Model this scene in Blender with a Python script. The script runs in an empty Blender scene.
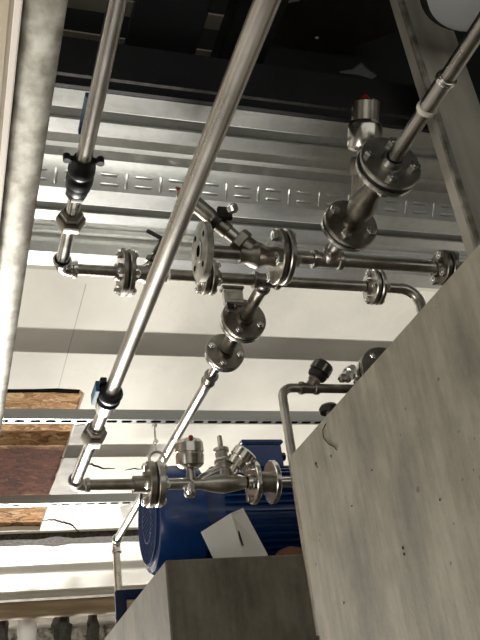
import bpy, bmesh, math, random
from mathutils import Vector, Matrix, noise
random.seed(7)
SC = bpy.context.scene
COL = SC.collection
PI = math.pi
V = Vector
CAMZ = 1.0
# ------------------------------------------------------------------ camera (calibrated from the vanishing points)
PITCH, YAW, ROLL, FPX = .51302, .36291, -.14073, 864.1
_f = V((math.sin(YAW)*math.cos(PITCH), math.cos(YAW)*math.cos(PITCH), math.sin(PITCH)))
_r = V((math.cos(YAW), -math.sin(YAW), 0))
_u = _r.cross(_f)
CR = _r*math.cos(ROLL) + _u*math.sin(ROLL)
CU = -_r*math.sin(ROLL) + _u*math.cos(ROLL)
cam = bpy.data.objects.new('camera', bpy.data.cameras.new('camera'))
COL.objects.link(cam)
cam.matrix_world = Matrix(((CR.x, CU.x, -_f.x, 0), (CR.y, CU.y, -_f.y, 0), (CR.z, CU.z, -_f.z, CAMZ), (0, 0, 0, 1)))
cam.data.sensor_fit = 'VERTICAL'; cam.data.sensor_height = 24; cam.data.lens = FPX*24/640
cam.data.clip_start = .01
SC.camera = cam

def ray(px, py): return CR*((px-240)/FPX) - CU*((py-320)/FPX) + _f
def az(px, py, Z):                      # point of the line of sight at height Z above the eye
    d = ray(px, py); d = d*(Z/d.z); return V((d.x, d.y, d.z+CAMZ))
def ay(px, py, Y):
    d = ray(px, py); d = d*(Y/d.y); return V((d.x, d.y, d.z+CAMZ))

# ------------------------------------------------------------------ materials
def mat(name, col, rough=.5, metal=0., var=.0, scale=8., stretch=(1, 1, 1), bump=0., bscale=60., col2=None, spec=None, rvar=0., detail=6, lo=.35, hi=.65):
    m = bpy.data.materials.new(name); m.use_nodes = True
    nt = m.node_tree; N = nt.nodes; L = nt.links
    b = N['Principled BSDF']
    b.inputs['Roughness'].default_value = rough; b.inputs['Metallic'].default_value = metal
    if spec is not None: b.inputs['Specular IOR Level'].default_value = spec
    c = list(col)+[1]
    tc = N.new('ShaderNodeTexCoord'); mp = N.new('ShaderNodeMapping'); mp.inputs['Scale'].default_value = stretch
    L.new(tc.outputs['Object'], mp.inputs['Vector'])
    nz = N.new('ShaderNodeTexNoise'); nz.inputs['Scale'].default_value = scale; nz.inputs['Detail'].default_value = detail
    L.new(mp.outputs[0], nz.inputs['Vector'])
    rp = N.new('ShaderNodeValToRGB')
    rp.color_ramp.elements[0].position = lo; rp.color_ramp.elements[1].position = hi
    if col2 is None:
        rp.color_ramp.elements[0].color = [x*(1-var) for x in col]+[1]
        rp.color_ramp.elements[1].color = [min(1, x*(1+var)) for x in col]+[1]
    else:
        rp.color_ramp.elements[0].color = c; rp.color_ramp.elements[1].color = list(col2)+[1]
    L.new(nz.outputs['Fac'], rp.inputs[0]); L.new(rp.outputs[0], b.inputs['Base Color'])
    if rvar:
        mr = N.new('ShaderNodeMapRange'); mr.inputs[3].default_value = max(.03, rough-rvar); mr.inputs[4].default_value = rough+rvar
        L.new(nz.outputs['Fac'], mr.inputs[0]); L.new(mr.outputs[0], b.inputs['Roughness'])
    if bump:
        n2 = N.new('ShaderNodeTexNoise'); n2.inputs['Scale'].default_value = bscale; n2.inputs['Detail'].default_value = 5
        L.new(mp.outputs[0], n2.inputs['Vector'])
        bp = N.new('ShaderNodeBump'); bp.inputs['Strength'].default_value = bump; bp.inputs['Distance'].default_value = .004
        L.new(n2.outputs['Fac'], bp.inputs['Height']); L.new(bp.outputs[0], b.inputs['Normal'])
    return m
M = {}
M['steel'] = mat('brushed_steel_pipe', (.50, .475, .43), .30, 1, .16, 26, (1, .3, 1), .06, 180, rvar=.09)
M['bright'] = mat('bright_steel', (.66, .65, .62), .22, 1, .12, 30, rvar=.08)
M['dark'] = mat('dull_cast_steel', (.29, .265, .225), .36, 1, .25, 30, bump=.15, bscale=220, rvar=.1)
M['zinc'] = mat('zinc_bolt', (.78, .77, .74), .24, 1, .1, 60)
M['black'] = mat('black_rubber', (.012, .012, .013), .42, 0, .2)
M['iron'] = mat('blackened_iron', (.05, .047, .043), .42, .7, .3, 60)
M['red'] = mat('red_plastic', (.30, .012, .008), .35, 0, .15)
M['blue'] = mat('blue_enamel', (.002, .028, .125), .22, 0, .12, 10, spec=.6)
M['darkblue'] = mat('dark_blue_enamel', (.003, .010, .04), .3, 0, .15, 10)
M['tagblue'] = mat('blue_tape', (.02, .10, .19), .5, 0, .15)
M['galv'] = mat('galvanised_steel', (.17, .155, .115), .50, .35, .0, 34, (1, .7, 1), .1, 90, col2=(.42, .405, .35), rvar=.08, detail=8)
M['strut'] = mat('strut_steel', (.33, .34, .33), .38, .85, .12, 8, (.1, 1, 1))
M['slot'] = mat('slot_dark', (.006, .006, .006), .95, spec=0)
M['void'] = mat('void_shade_black', (.012, .012, .013), .7, 0, .4, 5)  # near-black colour stands in for the unlit void
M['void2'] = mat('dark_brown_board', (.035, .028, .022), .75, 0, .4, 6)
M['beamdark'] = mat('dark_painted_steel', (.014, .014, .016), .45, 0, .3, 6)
M['slat'] = mat('dusty_slat', (.42, .38, .31), .7, 0, .2, 6)
M['post'] = mat('brownish_galvanised_post', (.58, .54, .46), .38, .35, .2, 5, (3, 3, .8), .1, 40, rvar=.1)
M['beige'] = mat('beige_plastic', (.42, .34, .235), .55, 0, .12, 5)
M['cream'] = mat('cream_lip', (.75, .69, .60), .5, 0, .04, 5)
M['white'] = mat('white_plaster', (.70, .675, .60), .75, 0, .06, 5, (1, .6, 1), .25, 40)
M['sheet'] = mat('white_coated_sheet', (.74, .73, .68), .38, .0, .05, 4)
M['cement'] = mat('grey_cement', (.40, .385, .35), .85, 0, .2, 14, bump=.4, bscale=70)
M['crack'] = mat('crack_black', (.008, .007, .006), .95, spec=0)
M['card'] = mat('white_card', (.80, .78, .74), .6, 0, .03, 6)
M['cardcut'] = mat('card_shadow_gap', (.02, .018, .016), .8)
M['rust'] = mat('brown_kraft_card', (.20, .085, .045), .7, 0, .2)
M['wood'] = mat('stained_timber', (.24, .175, .105), .7, 0, .3, 9, (.3, 3, 3), .3, 50)
M['rough'] = mat('rough_mortar', (.05, .042, .032), .9, 0, .6, 60, bump=1., bscale=70)
M['rubble'] = mat('rubble_wall', (.10, .09, .08), .9, 0, .8, 22, bump=1., bscale=30, col2=(.62, .6, .55))
M['glass'] = mat('frosted_white_plastic', (.72, .74, .74), .25, 0, .05)
M['floor'] = mat('floor_concrete', (.15, .14, .125), .8, 0, .2, 4)
M['wallpaint'] = mat('wall_paint', (.25, .235, .21), .8, 0, .1, 3)
M['gauge'] = mat('stainless_actuator', (.62, .59, .53), .20, 1, .1, 20, rvar=.06)

def concrete(name, base, dark, seed):
    m = bpy.data.materials.new(name); m.use_nodes = True
    nt = m.node_tree; N = nt.nodes; L = nt.links; b = N['Principled BSDF']; b.inputs['Roughness'].default_value = .8
    b.inputs['Specular IOR Level'].default_value = .3
    tc = N.new('ShaderNodeTexCoord'); mp = N.new('ShaderNodeMapping'); mp.inputs['Location'].default_value = (seed, seed*2, 0)
    mp.inputs['Scale'].default_value = (1, 1, .6); mp.inputs['Rotation'].default_value = (.12, 0, 0)
    L.new(tc.outputs['Object'], mp.inputs['Vector'])
    def noise_(s, d, r=.55, vec=mp):
        n = N.new('ShaderNodeTexNoise'); n.inputs['Scale'].default_value = s; n.inputs['Detail'].default_value = d; n.inputs['Roughness'].default_value = r
        L.new(vec.outputs[0], n.inputs['Vector']); return n
    n1 = noise_(7, 9, .68); r1 = N.new('ShaderNodeValToRGB')
    r1.color_ramp.elements[0].position = .36; r1.color_ramp.elements[1].position = .66
    r1.color_ramp.elements[0].color = [x*.58 for x in base]+[1]; r1.color_ramp.elements[1].color = [x*1.2 for x in base]+[1]
    L.new(n1.outputs['Fac'], r1.inputs[0])
    mp2 = N.new('ShaderNodeMapping'); mp2.inputs['Scale'].default_value = (1, 1, .10); mp2.inputs['Rotation'].default_value = (.12, 0, 0)
    L.new(tc.outputs['Object'], mp2.inputs['Vector'])
    n2 = noise_(70, 4, .6, mp2); r2 = N.new('ShaderNodeValToRGB')
    r2.color_ramp.elements[0].position = .34; r2.color_ramp.elements[1].position = .60
    r2.color_ramp.elements[0].color = (.70, .70, .70, 1); r2.color_ramp.elements[1].color = (1.06, 1.06, 1.06, 1)
    L.new(n2.outputs['Fac'], r2.inputs[0])
    mx = N.new('ShaderNodeMixRGB'); mx.blend_type = 'MULTIPLY'; mx.inputs[0].default_value = .5
    L.new(r1.outputs[0], mx.inputs[1]); L.new(r2.outputs[0], mx.inputs[2])
    vo = N.new('ShaderNodeTexVoronoi'); vo.inputs['Scale'].default_value = 38; L.new(tc.outputs['Object'], vo.inputs['Vector'])
    n3 = noise_(9, 3); r4 = N.new('ShaderNodeMapRange'); r4.inputs[1].default_value = .5; r4.inputs[2].default_value = .72; r4.inputs[3].default_value = .0; r4.inputs[4].default_value = .24
    L.new(n3.outputs['Fac'], r4.inputs[0])
    lt = N.new('ShaderNodeMath'); lt.operation = 'LESS_THAN'; L.new(vo.outputs['Distance'], lt.inputs[0]); L.new(r4.outputs[0], lt.inputs[1])
    mx2 = N.new('ShaderNodeMixRGB'); mx2.inputs[2].default_value = list(dark)+[1]
    ml = N.new('ShaderNodeMath'); ml.operation = 'MULTIPLY'; ml.inputs[1].default_value = .65
    L.new(lt.outputs[0], ml.inputs[0]); L.new(ml.outputs[0], mx2.inputs[0]); L.new(mx.outputs[0], mx2.inputs[1])
    L.new(mx2.outputs[0], b.inputs['Base Color'])
    n5 = noise_(150, 6, .7); bp = N.new('ShaderNodeBump'); bp.inputs['Strength'].default_value = .22; bp.inputs['Distance'].default_value = .002
    L.new(n5.outputs['Fac'], bp.inputs['Height']); L.new(bp.outputs[0], b.inputs['Normal'])
    return m
M['conc'] = concrete('board_marked_concrete', (.225, .205, .155), (.06, .055, .045), 1.3)
M['conc2'] = concrete('plain_concrete', (.165, .15, .115), (.08, .075, .06), 4.1)

def deckmat():
    m = bpy.data.materials.new('deck_zinc'); m.use_nodes = True
    nt = m.node_tree; N = nt.nodes; L = nt.links; b = N['Principled BSDF']
    b.inputs['Metallic'].default_value = .82
    tc = N.new('ShaderNodeTexCoord'); mp = N.new('ShaderNodeMapping'); mp.inputs['Scale'].default_value = (.6, 1.6, 1)
    L.new(tc.outputs['Object'], mp.inputs['Vector'])
    n = N.new('ShaderNodeTexNoise'); n.inputs['Scale'].default_value = 5; n.inputs['Detail'].default_value = 8; L.new(mp.outputs[0], n.inputs['Vector'])
    vo = N.new('ShaderNodeTexVoronoi'); vo.inputs['Scale'].default_value = 70; L.new(tc.outputs['Object'], vo.inputs['Vector'])
    ad = N.new('ShaderNodeMixRGB'); ad.inputs[0].default_value = .18; L.new(n.outputs['Fac'], ad.inputs[1]); L.new(vo.outputs['Color'], ad.inputs[2])
    r = N.new('ShaderNodeValToRGB'); r.color_ramp.elements[0].position = .3; r.color_ramp.elements[1].position = .7
    r.color_ramp.elements[0].color = (.70, .71, .69, 1); r.color_ramp.elements[1].color = (.90, .91, .89, 1)
    L.new(ad.outputs[0], r.inputs[0]); L.new(r.outputs[0], b.inputs['Base Color'])
    mr = N.new('ShaderNodeMapRange'); mr.inputs[3].default_value = .22; mr.inputs[4].default_value = .42
    L.new(n.outputs['Fac'], mr.inputs[0]); L.new(mr.outputs[0], b.inputs['Roughness'])
    return m
M['deck'] = deckmat()

def woolmat():
    m = bpy.data.materials.new('wood_wool_board'); m.use_nodes = True
    nt = m.node_tree; N = nt.nodes; L = nt.links; b = N['Principled BSDF']; b.inputs['Roughness'].default_value = .9; b.inputs['Specular IOR Level'].default_value = .1
    tc = N.new('ShaderNodeTexCoord')
    w = N.new('ShaderNodeTexNoise'); w.inputs['Scale'].default_value = 18; L.new(tc.outputs['Object'], w.inputs['Vector'])
    mxv = N.new('ShaderNodeMixRGB'); mxv.inputs[0].default_value = .12; L.new(tc.outputs['Object'], mxv.inputs[1]); L.new(w.outputs['Color'], mxv.inputs[2])
    mp = N.new('ShaderNodeMapping'); mp.inputs['Scale'].default_value = (16, 44, 1); mp.inputs['Rotation'].default_value = (0, 0, .5); L.new(mxv.outputs[0], mp.inputs['Vector'])
    n = N.new('ShaderNodeTexVoronoi'); n.inputs['Scale'].default_value = 1.4; n.feature = 'F1'; L.new(mp.outputs[0], n.inputs['Vector'])
    n2 = N.new('ShaderNodeTexNoise'); n2.inputs['Scale'].default_value = 3; n2.inputs['Detail'].default_value = 6; L.new(mp.outputs[0], n2.inputs['Vector'])
    r = N.new('ShaderNodeValToRGB'); e = r.color_ramp.elements
    e[0].position = .2; e[0].color = (.07, .03, .012, 1); e[1].position = .85; e[1].color = (.80, .60, .36, 1)
    e2 = e.new(.5); e2.color = (.42, .22, .09, 1)
    ad = N.new('ShaderNodeMixRGB'); ad.inputs[0].default_value = .5; L.new(n.outputs['Color'], ad.inputs[1]); L.new(n2.outputs['Fac'], ad.inputs[2])
    L.new(ad.outputs[0], r.inputs[0])
    # darker red-brown band across the board, with wobbling edges
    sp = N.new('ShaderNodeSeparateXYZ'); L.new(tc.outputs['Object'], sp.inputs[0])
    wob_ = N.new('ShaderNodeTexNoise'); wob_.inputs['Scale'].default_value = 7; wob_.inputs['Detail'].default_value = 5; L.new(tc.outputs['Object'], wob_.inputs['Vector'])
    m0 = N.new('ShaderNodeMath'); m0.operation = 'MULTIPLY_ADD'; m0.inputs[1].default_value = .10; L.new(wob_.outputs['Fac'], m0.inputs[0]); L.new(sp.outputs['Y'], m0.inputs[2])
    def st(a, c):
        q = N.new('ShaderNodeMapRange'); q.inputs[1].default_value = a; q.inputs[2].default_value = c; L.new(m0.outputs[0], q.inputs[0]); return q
    a1, a2 = st(DARK_BAND[0]+.05-.02, DARK_BAND[0]+.05+.05), st(DARK_BAND[1]+.05+.03, DARK_BAND[1]+.05-.03)
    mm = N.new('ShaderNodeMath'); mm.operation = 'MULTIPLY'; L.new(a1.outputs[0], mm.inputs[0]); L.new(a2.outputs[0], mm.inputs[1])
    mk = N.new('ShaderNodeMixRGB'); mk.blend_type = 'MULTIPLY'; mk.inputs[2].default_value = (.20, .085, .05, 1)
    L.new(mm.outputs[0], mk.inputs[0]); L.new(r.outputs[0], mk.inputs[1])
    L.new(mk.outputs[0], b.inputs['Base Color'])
    bp = N.new('ShaderNodeBump'); bp.inputs['Strength'].default_value = .9; bp.inputs['Distance'].default_value = .01
    L.new(ad.outputs[0], bp.inputs['Height']); L.new(bp.outputs[0], b.inputs['Normal'])
    return m
DARK_BAND = [az(40, 446, 1.32).y, az(40, 497, 1.32).y]
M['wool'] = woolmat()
M['wooldark'] = mat('dark_red_wood_wool', (.075, .03, .018), .85, 0, .0, 90, (1, 2.2, 1), .9, 110, col2=(.22, .095, .055))

# ------------------------------------------------------------------ mesh helpers
def finish(bm, ang=32):
    bmesh.ops.recalc_face_normals(bm, faces=bm.faces)
    lim = math.radians(ang)
    for f in bm.faces: f.smooth = True
    for e in bm.edges:
        if len(e.link_faces) != 2 or e.calc_face_angle(0) > lim: e.smooth = False
def tag(o, label=None, cat=None, group=None, kind=None):
    if label: o['label'] = label
    if cat: o['category'] = cat
    if group: o['group'] = group
    if kind: o['kind'] = kind
    return o
ORG = {}
def thing(name, loc, label, cat, group=None):
    o = bpy.data.objects.new(name, None); COL.objects.link(o); o.location = loc; o.empty_display_size = .02
    ORG[o.name] = V(loc); return tag(o, label, cat, group)
def obj(name, bm, m, parent=None, loc=None, ang=32, **k):
    finish(bm, ang)
    me = bpy.data.meshes.new(name); o = bpy.data.objects.new(name, me); COL.objects.link(o)
    if parent is not None:
        org = ORG[parent.name]; o.parent = parent
    else:
        if loc is None:
            c = V((0, 0, 0))
            for v in bm.verts: c += v.co
            loc = c/len(bm.verts)
        org = V(loc); o.location = org
    ORG[o.name] = org
    bmesh.ops.translate(bm, verts=bm.verts, vec=-org)
    bm.to_mesh(me); bm.free(); me.materials.append(M[m] if isinstance(m, str) else m)
    return tag(o, **k)
def B(): return bmesh.new()
def basis(d, up=None):
    d = V(d).normalized()
    a = V(up) if up else (V((0, 0, 1)) if abs(d.z) < .9 else V((1, 0, 0)))
    x = a.cross(d).normalized(); y = d.cross(x)
    return x, y, d
def lathe(bm, o, d, prof, seg=28, cap=True):
    o = V(o); x, y, d = basis(d); rings = []
    for t, r in prof:
        rings.append([bm.verts.new(o+d*t+(x*math.cos(2*PI*i/seg)+y*math.sin(2*PI*i/seg))*max(r, 1e-5)) for i in range(seg)])
    for a, b in zip(rings, rings[1:]):
        for i in range(seg):
            j = (i+1) % seg; bm.faces.new((a[i], a[j], b[j], b[i]))
    if cap: bm.faces.new(rings[0][::-1]); bm.faces.new(rings[-1])
    return bm
def tube_ring(bm, o, d, r0, r1, h, seg=32):          # hollow disc
    return lathe_closed(bm, o, d, [(0, r1), (h, r1), (h, r0), (0, r0)], seg)
def lathe_closed(bm, o, d, prof, seg=32):
    o = V(o); x, y, d = basis(d); rings = []
    for t, r in prof:
        rings.append([bm.verts.new(o+d*t+(x*math.cos(2*PI*i/seg)+y*math.sin(2*PI*i/seg))*r) for i in range(seg)])
    for a, b in zip(rings, rings[1:]+rings[:1]):
        for i in range(seg):
            j = (i+1) % seg; bm.faces.new((a[i], a[j], b[j], b[i]))
    return bm
def hexp(bm, o, d, r, h, ch=.12, n=6):
    return lathe(bm, o, d, [(0, r*(1-ch)), (h*.15, r), (h*.85, r), (h, r*(1-ch))], n)
def tube(bm, pts, r, seg=20):
    pts = [V(p) for p in pts]; rs = r if isinstance(r, (list, tuple)) else [r]*len(pts)
    t0 = (pts[1]-pts[0]).normalized(); x, y, _ = basis(t0); rings = []
    for i, p in enumerate(pts):
        t = ((pts[min(i+1, len(pts)-1)]-pts[max(i-1, 0)])).normalized()
        x = (x-t*x.dot(t)).normalized(); y = t.cross(x)
        rings.append([bm.verts.new(p+(x*math.cos(2*PI*k/seg)+y*math.sin(2*PI*k/seg))*rs[i]) for k in range(seg)])
    for a, b in zip(rings, rings[1:]):
        for k in range(seg):
            j = (k+1) % seg; bm.faces.new((a[k], a[j], b[j], b[k]))
    bm.faces.new(rings[0][::-1]); bm.faces.new(rings[-1])
    return bm
def bend(p0, corner, p1, R, n=8):
    corner = V(corner); a = (V(p0)-corner).normalized(); b = (V(p1)-corner).normalized()
    out = [V(p0)]
    for i in range(n+1):
        t = i/n; s = corner+a*R; e = corner+b*R
        # quadratic approximates the arc well enough with a weight
        w = .72; q = (s*(1-t)**2+corner*2*w*t*(1-t)+e*t*t)/((1-t)**2+2*w*t*(1-t)+t*t)
        out.append(q)
    return out+[V(p1)]
def box(bm, c, s, ax=None, bev=0):
    c = V(c); X, Y, Z = ax if ax else (V((1, 0, 0)), V((0, 1, 0)), V((0, 0, 1)))
    tb = bmesh.new()
    bmesh.ops.create_cube(tb, size=1)
    for v in tb.verts: v.co = V((v.co.x*s[0], v.co.y*s[1], v.co.z*s[2]))
    if bev: bmesh.ops.bevel(tb, geom=tb.edges, offset=bev, segments=2, affect='EDGES')
    mp = {}
    for v in tb.verts: mp[v.index] = bm.verts.new(c+X*v.co.x+Y*v.co.y+Z*v.co.z)
    for f in tb.faces: bm.faces.new([mp[v.index] for v in f.verts])
    tb.free(); return bm
def bx(bm, a, b, bev=0):
    a = V(a); b = V(b); return box(bm, (a+b)/2, (abs(b.x-a.x), abs(b.y-a.y), abs(b.z-a.z)), bev=bev)
def prism(bm, poly, e):                              # closed polygon (3-D points) extruded by vector e
    e = V(e); a = [bm.verts.new(V(p)) for p in poly]; b = [bm.verts.new(V(p)+e) for p in poly]
    n = len(a); bm.faces.new(a[::-1]); bm.faces.new(b)
    for i in range(n):
        j = (i+1) % n; bm.faces.new((a[i], a[j], b[j], b[i]))
    return bm
EX, EY, EZ = V((1, 0, 0)), V((0, 1, 0)), V((0, 0, 1))

# ------------------------------------------------------------------ piping components
def pipe(name, a, b, r, label, m='steel', cat='pipe', extra=None):
    a = V(a); b = V(b); bm = B(); d = b-a
    lathe(bm, a, d, [(0, r), (d.length, r)], 28)
    return obj(name, bm, m, loc=a, label=label, cat=cat)
def bolt(par, p, d, span, r=.0062, m='zinc', nut=True):
    """one stud with a head on one side and a nut on the other"""
    d = V(d).normalized(); p = V(p)
    bm = B(); lathe(bm, p-d*(span/2+.012), d, [(0, r*.5), (.001, r*.6), (span+.024, r*.6)], 12)
    hexp(bm, p-d*(span/2+r*1.0), d, r*1.15, r*1.0)
    o = obj('bolt', bm, m, par)
    if nut:
        bm = B(); hexp(bm, p+d*(span/2), d, r*1.15, r*1.1); obj('nut', bm, m, o)
    return o
def flange(bm, c, d, R, rb, h, hub=0, hubl=.012):
    """flange disc centred at c, hub growing against d (d points at the joint)"""
    d = V(d).normalized(); c = V(c)
    prof = []
    if hub: prof += [(-h-hubl, rb*1.08), (-h-hubl, hub*.9), (-h, hub)]
    else: prof += [(-h, rb)]
    prof += [(-h, R-.002), (-h+.002, R), (-.002, R), (0, R-.002), (0, rb)]
    seg = 40
    lathe_closed(bm, c, d, [(t, r) for t, r in prof], seg)
    return bm
def joint(c, d, R, rp, h, label, gap=.005, nb=4, phase=.785, m=('dark', 'dark'), bm_='zinc', name='flange_joint', br=.0085, group=None):
    c = V(c); d = V(d).normalized()
    t = thing(name, c, label, 'flange', group)
    b1 = B(); flange(b1, c-d*gap/2, d, R, rp, h, rp*1.5); obj('flange_disc', b1, m[0], t)
    b2 = B(); flange(b2, c+d*gap/2, -d, R, rp, h, rp*1.5); obj('flange_disc', b2, m[1], t)
    g = B(); lathe(g, c-d*gap/2, d, [(0, R*.93), (gap, R*.93)], 40); obj('gasket', g, 'black', t)
    x, y, _ = basis(d)
    for i in range(nb):
        a = phase+2*PI*i/nb
        bolt(t, c+(x*math.cos(a)+y*math.sin(a))*R*.735, d, 2*h+gap, br, bm_)
    return t
def coupling(c, d, r, l, label, m='dark', name='pipe_coupling', ribs=True):
    c = V(c); d = V(d).normalized(); bm = B(); e = l/2
    p = [(-e, r*1.08), (-e, r*1.3), (-e+.004, r*1.36), (-e+.009, r*1.3), (-e+.011, r*1.16), (e-.011, r*1.16), (e-.009, r*1.3), (e-.004, r*1.36), (e, r*1.3), (e, r*1.08)] if ribs else [(-e, r*1.05), (-e, r*1.25), (e, r*1.25), (e, r*1.05)]
    lathe(bm, c, d, p, 28)
    return obj(name, bm, m, loc=c, label=label, cat='fitting')
def hexunion(c, d, r, label, m='dark', name='pipe_union', L_=.05, NS=2.0):
    c = V(c); d = V(d).normalized(); t = thing(name, c, label, 'fitting')
    bm = B(); lathe(bm, c-d*L_*.62, d, [(0, r*1.05), (0, r*1.18), (L_*.35, r*1.25), (L_*.9, r*1.25), (L_*1.24, r*1.18), (L_*1.24, r*1.05)], 28); obj('body', bm, m, t)
    bm = B(); hexp(bm, c-d*L_*.22, d, r*NS, L_*.55, .07); obj('union_nut', bm, m, t)
    bm = B(); hexp(bm, c-d*L_*.5, d, r*1.55, L_*.26, .05); obj('collar', bm, 'steel', t, label='brighter steel hex collar')
    return t
def elbow(p0, corner, p1, r, label, R=.03, m='steel', name='pipe_elbow'):
    t = thing(name, corner, label, 'fitting')
    bm = B(); tube(bm, bend(p0, corner, p1, R, 10), r*1.14, 24); obj('body', bm, m, t)
    for p in (p0, p1):
        d = (V(corner)-V(p)).normalized()
        bm = B(); lathe(bm, V(p), d, [(0, r*1.02), (0, r*1.38), (.004, r*1.44), (.009, r*1.38), (.011, r*1.15)], 24); obj('bead', bm, m, t)
    return t
def tee(c, d, w, r, l, wl, label, m='dark', name='pipe_tee'):
    c = V(c); d = V(d).normalized(); w = V(w).normalized(); t = thing(name, c, label, 'fitting')
    bm = B(); lathe(bm, c-d*l/2, d, [(0, r*1.02), (0, r*1.38), (.004, r*1.44), (.01, r*1.38), (.012, r*1.18), (l-.012, r*1.18), (l-.01, r*1.38), (l-.004, r*1.44), (l, r*1.38), (l, r*1.02)], 28); obj('body', bm, m, t)
    bm = B(); lathe(bm, c, w, [(r*.6, r*1.16), (wl-.01, r*1.16), (wl-.009, r*1.38), (wl-.003, r*1.42), (wl, r*1.36), (wl, r*1.02)], 28); obj('branch', bm, m, t)
    return t
def seat_valve(c, d, w, L_, r, label, act_r=.03, act_l=.075, neck=.05, m='dark', am='gauge', red=True, steps=True, name='angle_seat_valve', knob=True):
    """Y-pattern valve: body along d, inclined bonnet and cylinder along w"""
    c = V(c); d = V(d).normalized(); w = V(w).normalized(); t = thing(name, c, label, 'valve')
    bm = B(); lathe(bm, c-d*L_/2, d, [(0, r), (0, r*1.15), (L_*.22, r*1.12), (L_*.36, r*1.45), (L_*.5, r*1.62), (L_*.64, r*1.45), (L_*.78, r*1.12), (L_, r*1.15), (L_, r)], 28)
    obj('body', bm, m, t)
    bm = B(); lathe(bm, c, w, [(0, r*1.35), (neck*.45, r*1.3), (neck*.62, r*1.25)], 28); obj('inclined_neck', bm, m, t)
    bm = B(); hexp(bm, c+w*neck*.6, w, r*1.62, neck*.38, .08); obj('bonnet_nut', bm, m, t)
    s = c+w*neck*.95
    bm = B(); lathe(bm, s, w, [(0, r*.8), (act_l*.22, r*.8)], 20); obj('stem_tube', bm, 'steel', t)
    s = s+w*act_l*.16; a = act_r; l = act_l
    bm = B()
    lathe(bm, s, w, [(0, a*.7), (.004, a*.95), (l*.08, a), (l*.5, a), (l*.54, a*.93), (l*.58, a*.84), (l*.60, a*.80), (l*.97, a*.80), (l, a*.72)] if steps else [(0, a*.8), (.003, a*.97), (.01, a), (l*.3, a), (l*.32, a*.95), (l*.36, a*.95), (l*.38, a), (l*.9, a), (l*.97, a*.94), (l, a*.8)], 32)
    ac = obj('actuator', bm, am, t)
    if red:
        bm = B(); lathe(bm, s+w*(l-.001), w, [(0, a*.30), (.004, a*.30), (.009, a*.2), (.013, a*.08)], 16); obj('indicator', bm, 'red', ac, label='red position indicator')
    if knob:
        x, y, _ = basis(w)
        bm = B(); hexp(bm, s+w*l*.12+x*a*.9, x, a*.26, a*.35); obj('port_plug', bm, 'zinc', ac)
    return t

exec_order = []
# ------------------------------------------------------------------ THE SETTING
ZC = 1.30                                           # underside of the plastered ceiling above the eye
W = lambda z: z+CAMZ
def struct(name, bm, m, parent=None, **k): return obj(name, bm, m, parent, kind='structure', **k) if parent is None else obj(name, bm, m, parent, **k)
bm = B(); bx(bm, (-2.6, -2.5, -.08), (3.6, 9.1, 0)); struct('floor', bm, 'floor')
bm = B(); bx(bm, (-2.7, -2.5, 0), (-2.6, 9.1, 3.3)); struct('wall_left', bm, 'wallpaint')
bm = B(); bx(bm, (3.6, -2.5, 0), (3.7, 9.1, 3.3)); struct('wall_right', bm, 'wallpaint')
bm = B(); bx(bm, (-2.6, 9.0, 0), (3.6, 9.1, 3.3)); struct('wall_back', bm, 'wallpaint')
bm = B(); bx(bm, (-2.6, 6.8, W(1.12)), (3.6, 6.95, W(1.42))); struct('trim_2', bm, 'rubble')
bm = B(); bx(bm, (-2.6, -2.6, 0), (3.6, -2.5, 1.15)); struct('wall_front_blocker', bm, 'wallpaint')  # unseen half-height wall added to block backdrop light reflected in the deck
# dark upper void, its shade put into near-black surfaces
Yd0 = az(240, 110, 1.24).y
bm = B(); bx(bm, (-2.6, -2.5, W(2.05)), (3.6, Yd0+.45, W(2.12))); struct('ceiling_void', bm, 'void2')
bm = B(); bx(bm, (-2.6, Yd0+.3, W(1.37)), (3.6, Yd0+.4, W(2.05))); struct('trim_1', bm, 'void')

# deck ------------------------------------------------------------
zb, zt = 1.24, 1.30
def yy(py, Z): return az(240, py, Z).y
prof = []
def P(py, Z): prof.append((yy(py, Z), Z))
P(110, zb); P(126.5, zb); P(128, zb+.016); P(137, zb+.016); P(138, zb); P(151.5, zb)
Y0 = prof[-1][0]; prof.append((Y0+.006, zt)); 
y = yy(163, zt); prof += [(y-.010, zt), (y-.004, zt-.008), (y+.004, zt-.008), (y+.010, zt)]
P(173, zt); P(203, zb); P(217, zb); P(218.2, zb+.016); P(224, zb+.016); P(225, zb); P(234, zb)
Y0 = prof[-1][0]; prof.append((Y0+.006, zt))
y = yy(242, zt); prof += [(y-.010, zt), (y-.004, zt-.008), (y+.004, zt-.008), (y+.010, zt)]
P(247, zt); P(264, zb); P(277, zb)
prof.append((prof[-1][0]+.004, zt+.03))
dk = thing('galvanised_deck', (0, prof[0][0], W(zb)), 'ribbed galvanised steel floor deck overhead with stamped embossments', 'metal deck')
bm = B()
def off(pr, t): return [(a, b+t) for a, b in pr]
poly = [V((-2.6, a, W(b))) for a, b in prof]+[V((-2.6, a, W(b+.004))) for a, b in prof[::-1]]
a = [bm.verts.new(p) for p in poly]; b = [bm.verts.new(p+V((6.2, 0, 0))) for p in poly]; n = len(a)
for i in range(n):
    j = (i+1) % n; bm.faces.new((a[i], a[j], b[j], b[i]))
obj('deck_sheet', bm, 'deck', dk, ang=20)
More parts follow.
